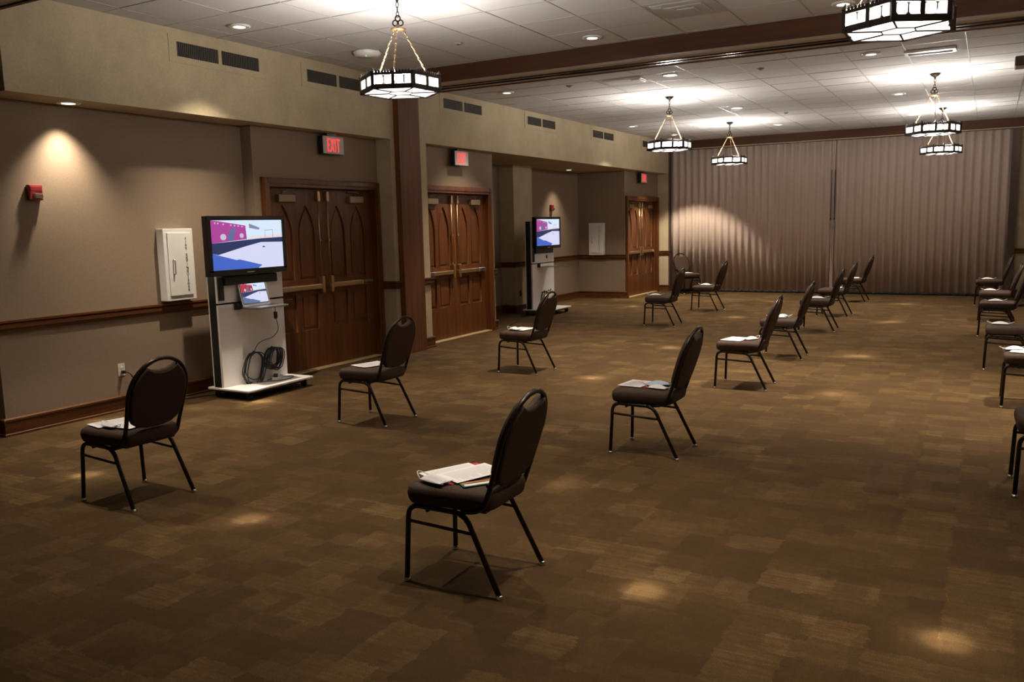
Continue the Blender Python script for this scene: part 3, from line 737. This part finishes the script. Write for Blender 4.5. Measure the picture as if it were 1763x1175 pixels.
r = thing('power_strip', 'white power strip with plugs lying on the near cart base', 'power strip', (-6.41, 6.40, .109), .5)
MB().box(-.03, .03, -.11, .11, 0, .028, .006).build('body', M['whitep'], r); MB().box(-.02, .02, -.09, -.05, .027, .065, .006).build('plug', M['black'], r); MB().box(-.02, .02, .0, .04, .027, .06, .006).build('plug', M['whitep'], r)
c = MB(); c.tube(fillet([(-6.46, 6.15, .112), (-6.40, 6.16, .114), (-6.30, 6.30, .113), (-6.28, 6.45, .113), (-6.36, 6.60, .113), (-6.44, 6.52, .113), (-6.46, 6.40, .116), (-6.43, 6.27, .115)], .06), .004, 5)
tag(c.build('loose_cable', M['black']), 'loose black cable curled on the near cart base', 'cable')
make_cart((-7.2, 14.05, 0), 'white rolling television cart with empty shelf, in the far recess', False)
make_tv((-7.09, 14.06, 1.49), 'flat black television showing a meeting room, on the far cart')
coil((-7.175, 13.965, .415), .14, 7, 'black cable coil hanging on the far cart', 8, .8)

# ------------------------------------------------------------------ banquet chairs
def make_chair():
    r = bpy.data.objects.new('banquet_chair', None); COL.objects.link(r)
    TR = .0125
    for s in (-1, 1):
        yf, yt = .215*s, .198*s
        path = fillet([(-.245, yf, .012), (-.232, yt, .368), (.070, yt, .362), (.245, yf, .012)], .06, 6)
        n = len(path); i1, i2 = 6, n-7
        for nm, seg, foot in (('leg', path[:i1+1], path[0]), ('seat_rail', path[i1:i2+1], None), ('leg', list(reversed(path[i2:])), path[-1])):
            o = MB().tube(seg, TR, 8).build(nm, M['frame'], r)
            if foot is not None:
                MB().lathe([(0, 0), (.0155, 0), (.0165, .006), (.014, .02), (0, .022)], 12, (foot.x, foot.y, 0)).build('foot_glide', M['chrome'], o)
        MB().tube([(-.238, yf*.965, .295), (.103, yf*.965, .278)], .0085, 6).build('stretcher', M['frame'], r)
    for x in (-.13, .045): MB().tube([(x, -.2, .352), (x, .2, .352)], .010, 6).build('cross_bar', M['frame'], r)
    # seat cushion
    def rtrap(fx0, fx1, w0, w1, rad, z, n=5):
        c = [Vector((fx0, -w0, z)), Vector((fx1, -w1, z)), Vector((fx1, w1, z)), Vector((fx0, w0, z))]; out = []
        for i in range(4):
            a, b, d = c[i-1], c[i], c[(i+1) % 4]; p = b+(a-b).normalized()*rad; q = b+(d-b).normalized()*rad
            for k in range(n+1):
                t = k/n; out.append(p*(1-t)**2+b*2*t*(1-t)+q*t*t)
        return out
    b = MB(); b.rings([rtrap(-.245+i, .195-i, .222-i, .195-i, .075, z) for i, z in ((.02, .376), (.006, .381), (0, .395), (-.004, .425), (.0, .448), (.010, .460), (.03, .4655), (.08, .467))])
    b.build('seat', M['seat'], r)
    MB().box(-.20, .16, -.17, .17, .366, .379).build('seat_pan', M['black'], r)
    # backrest
    O = Vector((.182, 0, .445)); D = Vector((.150, 0, .462)).normalized(); N = Vector((-D.z, 0, D.x))
    P = lambda y, h, e=0: O+D*h+Vector((0, y, 0))+N*e
    ww = lambda h: .182+.018*min(1, max(0, h/.28))
    half = [Vector((.045, .186, .366)), Vector((.12, .188, .374)), Vector((.165, .188, .405))]
    pts = fillet([half[0], half[1], half[2], P(.186, .04), P(.2, .25)], .045, 4)
    arch = [P(.2*math.cos(a), .265+.215*math.sin(a)) for a in [PI*k/22 for k in range(1, 22)]]
    mir = [Vector((p.x, -p.y, p.z)) for p in reversed(pts)]
    MB().tube(pts+[P(.2, .265)]+arch+[P(-.2, .265)]+mir, TR, 8).build('back_frame', M['frame'], r)
    side = [(.0, .032), (.06, .035), (.115, .047), (.152, .072), (.173, .110), (.183, .165), (.19, .265)]
    side += [(.19*math.cos(a), .265+.203*math.sin(a)) for a in [PI/2*k/9 for k in range(1, 6)]]
    side += [(.108, .438), (.088, .424), (.05, .406), (.0, .400)]
    out = side+[(-y, h) for y, h in reversed(side[1:-1])]
    cen = (0, .22); sc_ = lambda k: [(cen[0]+(y-cen[0])*k, cen[1]+(h-cen[1])*k) for y, h in out]
    b = MB(); b.rings([[P(y, h, e) for y, h in sc_(k)] for k, e in ((.93, -.021), (.985, -.017), (1, -.006), (1, .012), (.975, .026), (.9, .034), (.78, .038))])
    b.build('backrest', M['seat'], r)
    return r
chair0 = make_chair()
chairs = {  # key: x, y, turn, label
 'A': (-4.59, 3.34, -1.5, 'brown banquet chair at front left by the left wall, back to the camera'),
 'D': (-2.06, 3.26, 1.3, 'nearest brown banquet chair in the foreground centre with a red folder'),
 'B': (-4.535, 5.67, .9, 'brown banquet chair in front of the wooden post, right of the near cart'),
 'C': (-4.50, 8.33, -1.3, 'brown banquet chair right of the second door, overlapping the far cart'),
 'E': (-2.055, 5.70, .3, 'brown banquet chair directly behind the foreground centre chair'),
 'F': (-2.055, 8.345, 1.5, 'brown banquet chair third in the centre column, bright highlight on its top'),
 'G': (-2.094, 10.33, 1.2, 'brown banquet chair fourth in the centre column, partly behind the third'),
 'H': (-2.142, 13.02, .5, 'brown banquet chair fifth in the centre column'),
 'I': (-2.225, 15.04, -2.0, 'brown banquet chair sixth in the centre column'),
 'J': (-2.27, 17.72, -3.0, 'last brown banquet chair in the centre column, nearest the partition'),
 'K': (-4.507, 12.96, 2.0, 'brown banquet chair in front of the farthest door'),
 'L': (-4.47, 15.33, -1.0, 'brown banquet chair standing left before the lit part of the partition'),
 'M': (-6.02, 18.95, 138, 'brown banquet chair turned to face the room in the far left corner'),
 'N': (.056, 17.62, 0, 'farthest brown banquet chair of the right column, by the partition jamb'),
 'O': (.14, 15.0, 0, 'second farthest brown banquet chair of the right column'),
 'P': (.162, 13.15, 0, 'third farthest brown banquet chair of the right column'),
 'Q': (.249, 10.36, 0, 'brown banquet chair cut by the right edge, its mask folded on a dark seat'),
 'R': (.393, 8.39, 0, 'brown banquet chair cut by the right edge with bright paper on its seat'),
 'S': (.43, 5.77, 1.8, 'brown banquet chair mostly outside the right edge, only front legs showing'),
}
for k, (x, y, a, lab) in chairs.items():
    o = chair0 if k == 'A' else copy_tree(chair0)
    o.location = (x, y, 0); o.rotation_euler.z = math.radians(a); tag(o, lab, 'chair', 'brown banquet chairs')

# ------------------------------------------------------------------ things lying on the seats
ZT = .468
def sheet(name, key, cx, cy, w, d, rot, z, m, lab, cat, grp, lines=False, curl=0.0):
    """flat sheet of paper or card; long side d along its own y"""
    x, y = chairs[key][:2]; b = MB(); n = 6; t = .0012
    top = lambda u, v: .006*curl*((2*u-1)**2*.6+(2*v-1)**2*.4)
    for layer in (0, 1):
        V = [[b.bm.verts.new(((i/n-.5)*w, (j/n-.5)*d, top(i/n, j/n)+t*layer)) for j in range(n+1)] for i in range(n+1)]
        for i in range(n):
            for j in range(n): b._f([V[i][j], V[i+1][j], V[i+1][j+1], V[i][j+1]], True)
    o = b.build(name, m, None, (x+cx, y+cy, ZT+z)); o.rotation_euler.z = math.radians(rot); tag(o, lab, cat, grp)
    if lines:
        p = MB(); rd = random.Random(hash(key) % 97)
        for q in range(22):
            yy = d*(.42-.84*q/22); L = w*.4*(1 if q % 5 else .5)
            zq = top(.5, yy/d+.5)+t+.0006
            p.quad((-w*.4, yy-.0012, zq+.002*curl), (L, yy-.0012, zq+.002*curl), (L, yy+.0012, zq+.002*curl), (-w*.4, yy+.0012, zq+.002*curl))
        p.build('printed_lines', M['ink'], o)
    return o
def mask(key, cx, cy, rot, lab, m='mask', z=.004, s=1.0):
    x, y = chairs[key][:2]
    r = thing('face_mask', lab, 'face mask', (x+cx, y+cy, ZT+z), math.radians(rot), 'face masks on the chair seats')
    rs = []
    for i in range(13):
        u = i/12; X = (u-.5)*.175*s; hw = (.040+.012*math.sin(PI*u))*s; rs.append([(X, -hw+2*hw*k/6, .004+.022*s*math.sin(PI*u)*math.sin(PI*k/6)+.004*math.sin(9*k/6*PI)) for k in range(7)])
    b = MB(); b.rings(rs, closed_u=False, cap0=False, cap1=False); o = b.build('pleated_cover', M[m], r); q = o.modifiers.new('s', 'SOLIDIFY'); q.thickness = .0025
    for e in (-1, 1):
        b = MB(); b.tube([(e*(.085+.055*math.sin(PI*k/12))*s, -.036*s+.072*s*k/12, .006+.022*math.sin(PI*k/12)*s) for k in range(13)], .0022, 5); b.build('ear_loop', M['mask'], r)
    return r
def folder(key, cx, cy, w, d, rot, lab):
    return sheet('folder', key, cx, cy, w, d, rot, .0, M['red'], lab, 'folder', 'red folders under the papers')
PG = 'white papers on the chair seats'
# nearest centre chair
folder('D', -.075, .035, .225, .30, -24, 'red folder under white papers on the nearest centre chair')
sheet('paper_sheet', 'D', -.125, .02, .17, .28, -26, .005, M['paper'], 'left white printed sheet on the red folder, nearest centre chair', 'paper', PG, True)
sheet('paper_sheet', 'D', -.03, .035, .18, .29, -22, .0085, M['paper'], 'right white printed sheet on top of the red folder, nearest centre chair', 'paper', PG, True)
mask('D', -.115, -.145, -14, 'white face mask with ear loop at the front corner of the nearest centre chair', z=.009, s=.85)
r = sheet('leaflet', 'D', .075, -.08, .07, .16, -38, .004, M['green'], 'dark green leaflet with orange edge on the nearest centre chair', 'leaflet', None)
MB().box(-.028, -.010, -.07, .07, .0014, .0022).build('orange_stripe', M['orange'], r); MB().box(.0, .025, -.07, .07, .0014, .0022).build('pale_stripe', M['paper'], r)
x, y = chairs['D'][:2]; r = thing('marker_pen', 'black marker pen under the backrest of the nearest centre chair', 'pen', (x+.15, y-.05, ZT+.010), math.radians(3))
MB().tube([(0, -.075, 0), (0, .04, 0)], .0085, 10).build('barrel', M['black'], r); MB().tube([(0, .04, 0), (0, .075, 0)], .0092, 10).build('cap', M['alu'], r)
mask('D', .14, .085, 70, 'crumpled white face mask behind the backrest of the nearest centre chair', z=.003, s=.6)
# front left chair
folder('A', -.11, -.005, .2, .27, -10, 'red folder under papers on the front left chair')
sheet('paper_sheet', 'A', -.13, -.03, .17, .28, -12, .005, M['paper'], 'white printed sheet at the front of the front left chair', 'paper', PG, True)
sheet('paper_sheet', 'A', .03, .0, .19, .28, 6, .0085, M['paper'], 'white sheet reaching under the backrest of the front left chair', 'paper', PG, True)
mask('A', -.03, -.13, -8, 'white face mask on the near edge of the front left chair', z=.011, s=.7)
folder('B', -.08, .04, .22, .29, -8, 'red folder under papers on the chair before the wooden post')
sheet('paper_sheet', 'B', -.07, .03, .21, .28, -16, .005, M['paper'], 'white sheet on the chair before the wooden post', 'paper', PG, True, .6)
mask('B', .12, .06, 60, 'white face mask under the backrest of the chair before the wooden post', s=.8)
folder('C', -.09, .03, .22, .29, 6, 'red folder under papers on the chair overlapping the far cart')
sheet('paper_sheet', 'C', -.06, .02, .21, .28, -4, .005, M['paper'], 'white sheet on the chair overlapping the far cart', 'paper', PG, True, .6)
mask('C', -.10, -.08, -20, 'white face mask on the paper, chair overlapping the far cart', z=.012, s=.9)
folder('E', -.12, .06, .21, .27, 3, 'red folder under papers on the second centre column chair')
sheet('paper_sheet', 'E', -.14, .03, .18, .25, -6, .005, M['paper'], 'white sheet at the front of the second centre column chair', 'paper', PG, True)
mask('E', .02, .03, 30, 'pale blue face mask on the second centre column chair', 'bluemask', .008, .95)
mask('E', .06, -.07, -10, 'white face mask beside the blue one on the second centre column chair', 'mask', .003, .8)
sheet('paper_sheet', 'F', -.09, -.02, .20, .28, -10, .003, M['paper'], 'white sheet on the third centre column chair', 'paper', PG, True)
mask('F', .05, -.0, 62, 'white face mask beside the sheet on the third centre column chair', s=.9)
sheet('paper_sheet', 'R', -.08, -.03, .21, .28, -8, .003, M['paper'], 'bright white sheet on the chair with paper at the right edge', 'paper', PG, False, .7)
mask('R', -.17, .02, 30, 'white face mask by the sheet on the chair at the right edge', z=.008, s=.9)
mask('G', -.06, .02, 25, 'white face mask on the fourth centre column chair', s=1.1)
mask('G', -.02, .07, -30, 'pale blue face mask lying on the white one, fourth centre column chair', 'bluemask', .016, .8)
mask('H', -.03, -.02, 5, 'white face mask on the fifth centre column chair', s=1.15)
mask('I', .06, .0, 78, 'white face mask on the sixth centre column chair')
sheet('paper_sheet', 'J', -.02, -.02, .21, .28, 5, .003, M['paper'], 'white sheet on the last centre column chair', 'paper', PG)
mask('K', -.14, .02, 20, 'white face mask on the chair in front of the farthest door')
mask('L', -.03, -.03, -10, 'white face mask on the chair before the lit partition', s=1.1)
sheet('paper_sheet', 'M', -.02, .02, .20, .27, 40, .003, M['paper'], 'white sheet on the corner chair facing the room', 'paper', PG)
mask('N', -.06, .0, 5, 'white face mask on the farthest chair of the right column')
mask('O', -.10, .0, -8, 'white face mask on the second farthest chair of the right column', s=.9)
mask('P', -.06, -.02, 12, 'white face mask on the third farthest chair of the right column')
mask('Q', -.11, .0, -6, 'white face mask on the right edge chair with a dark seat', s=.9)
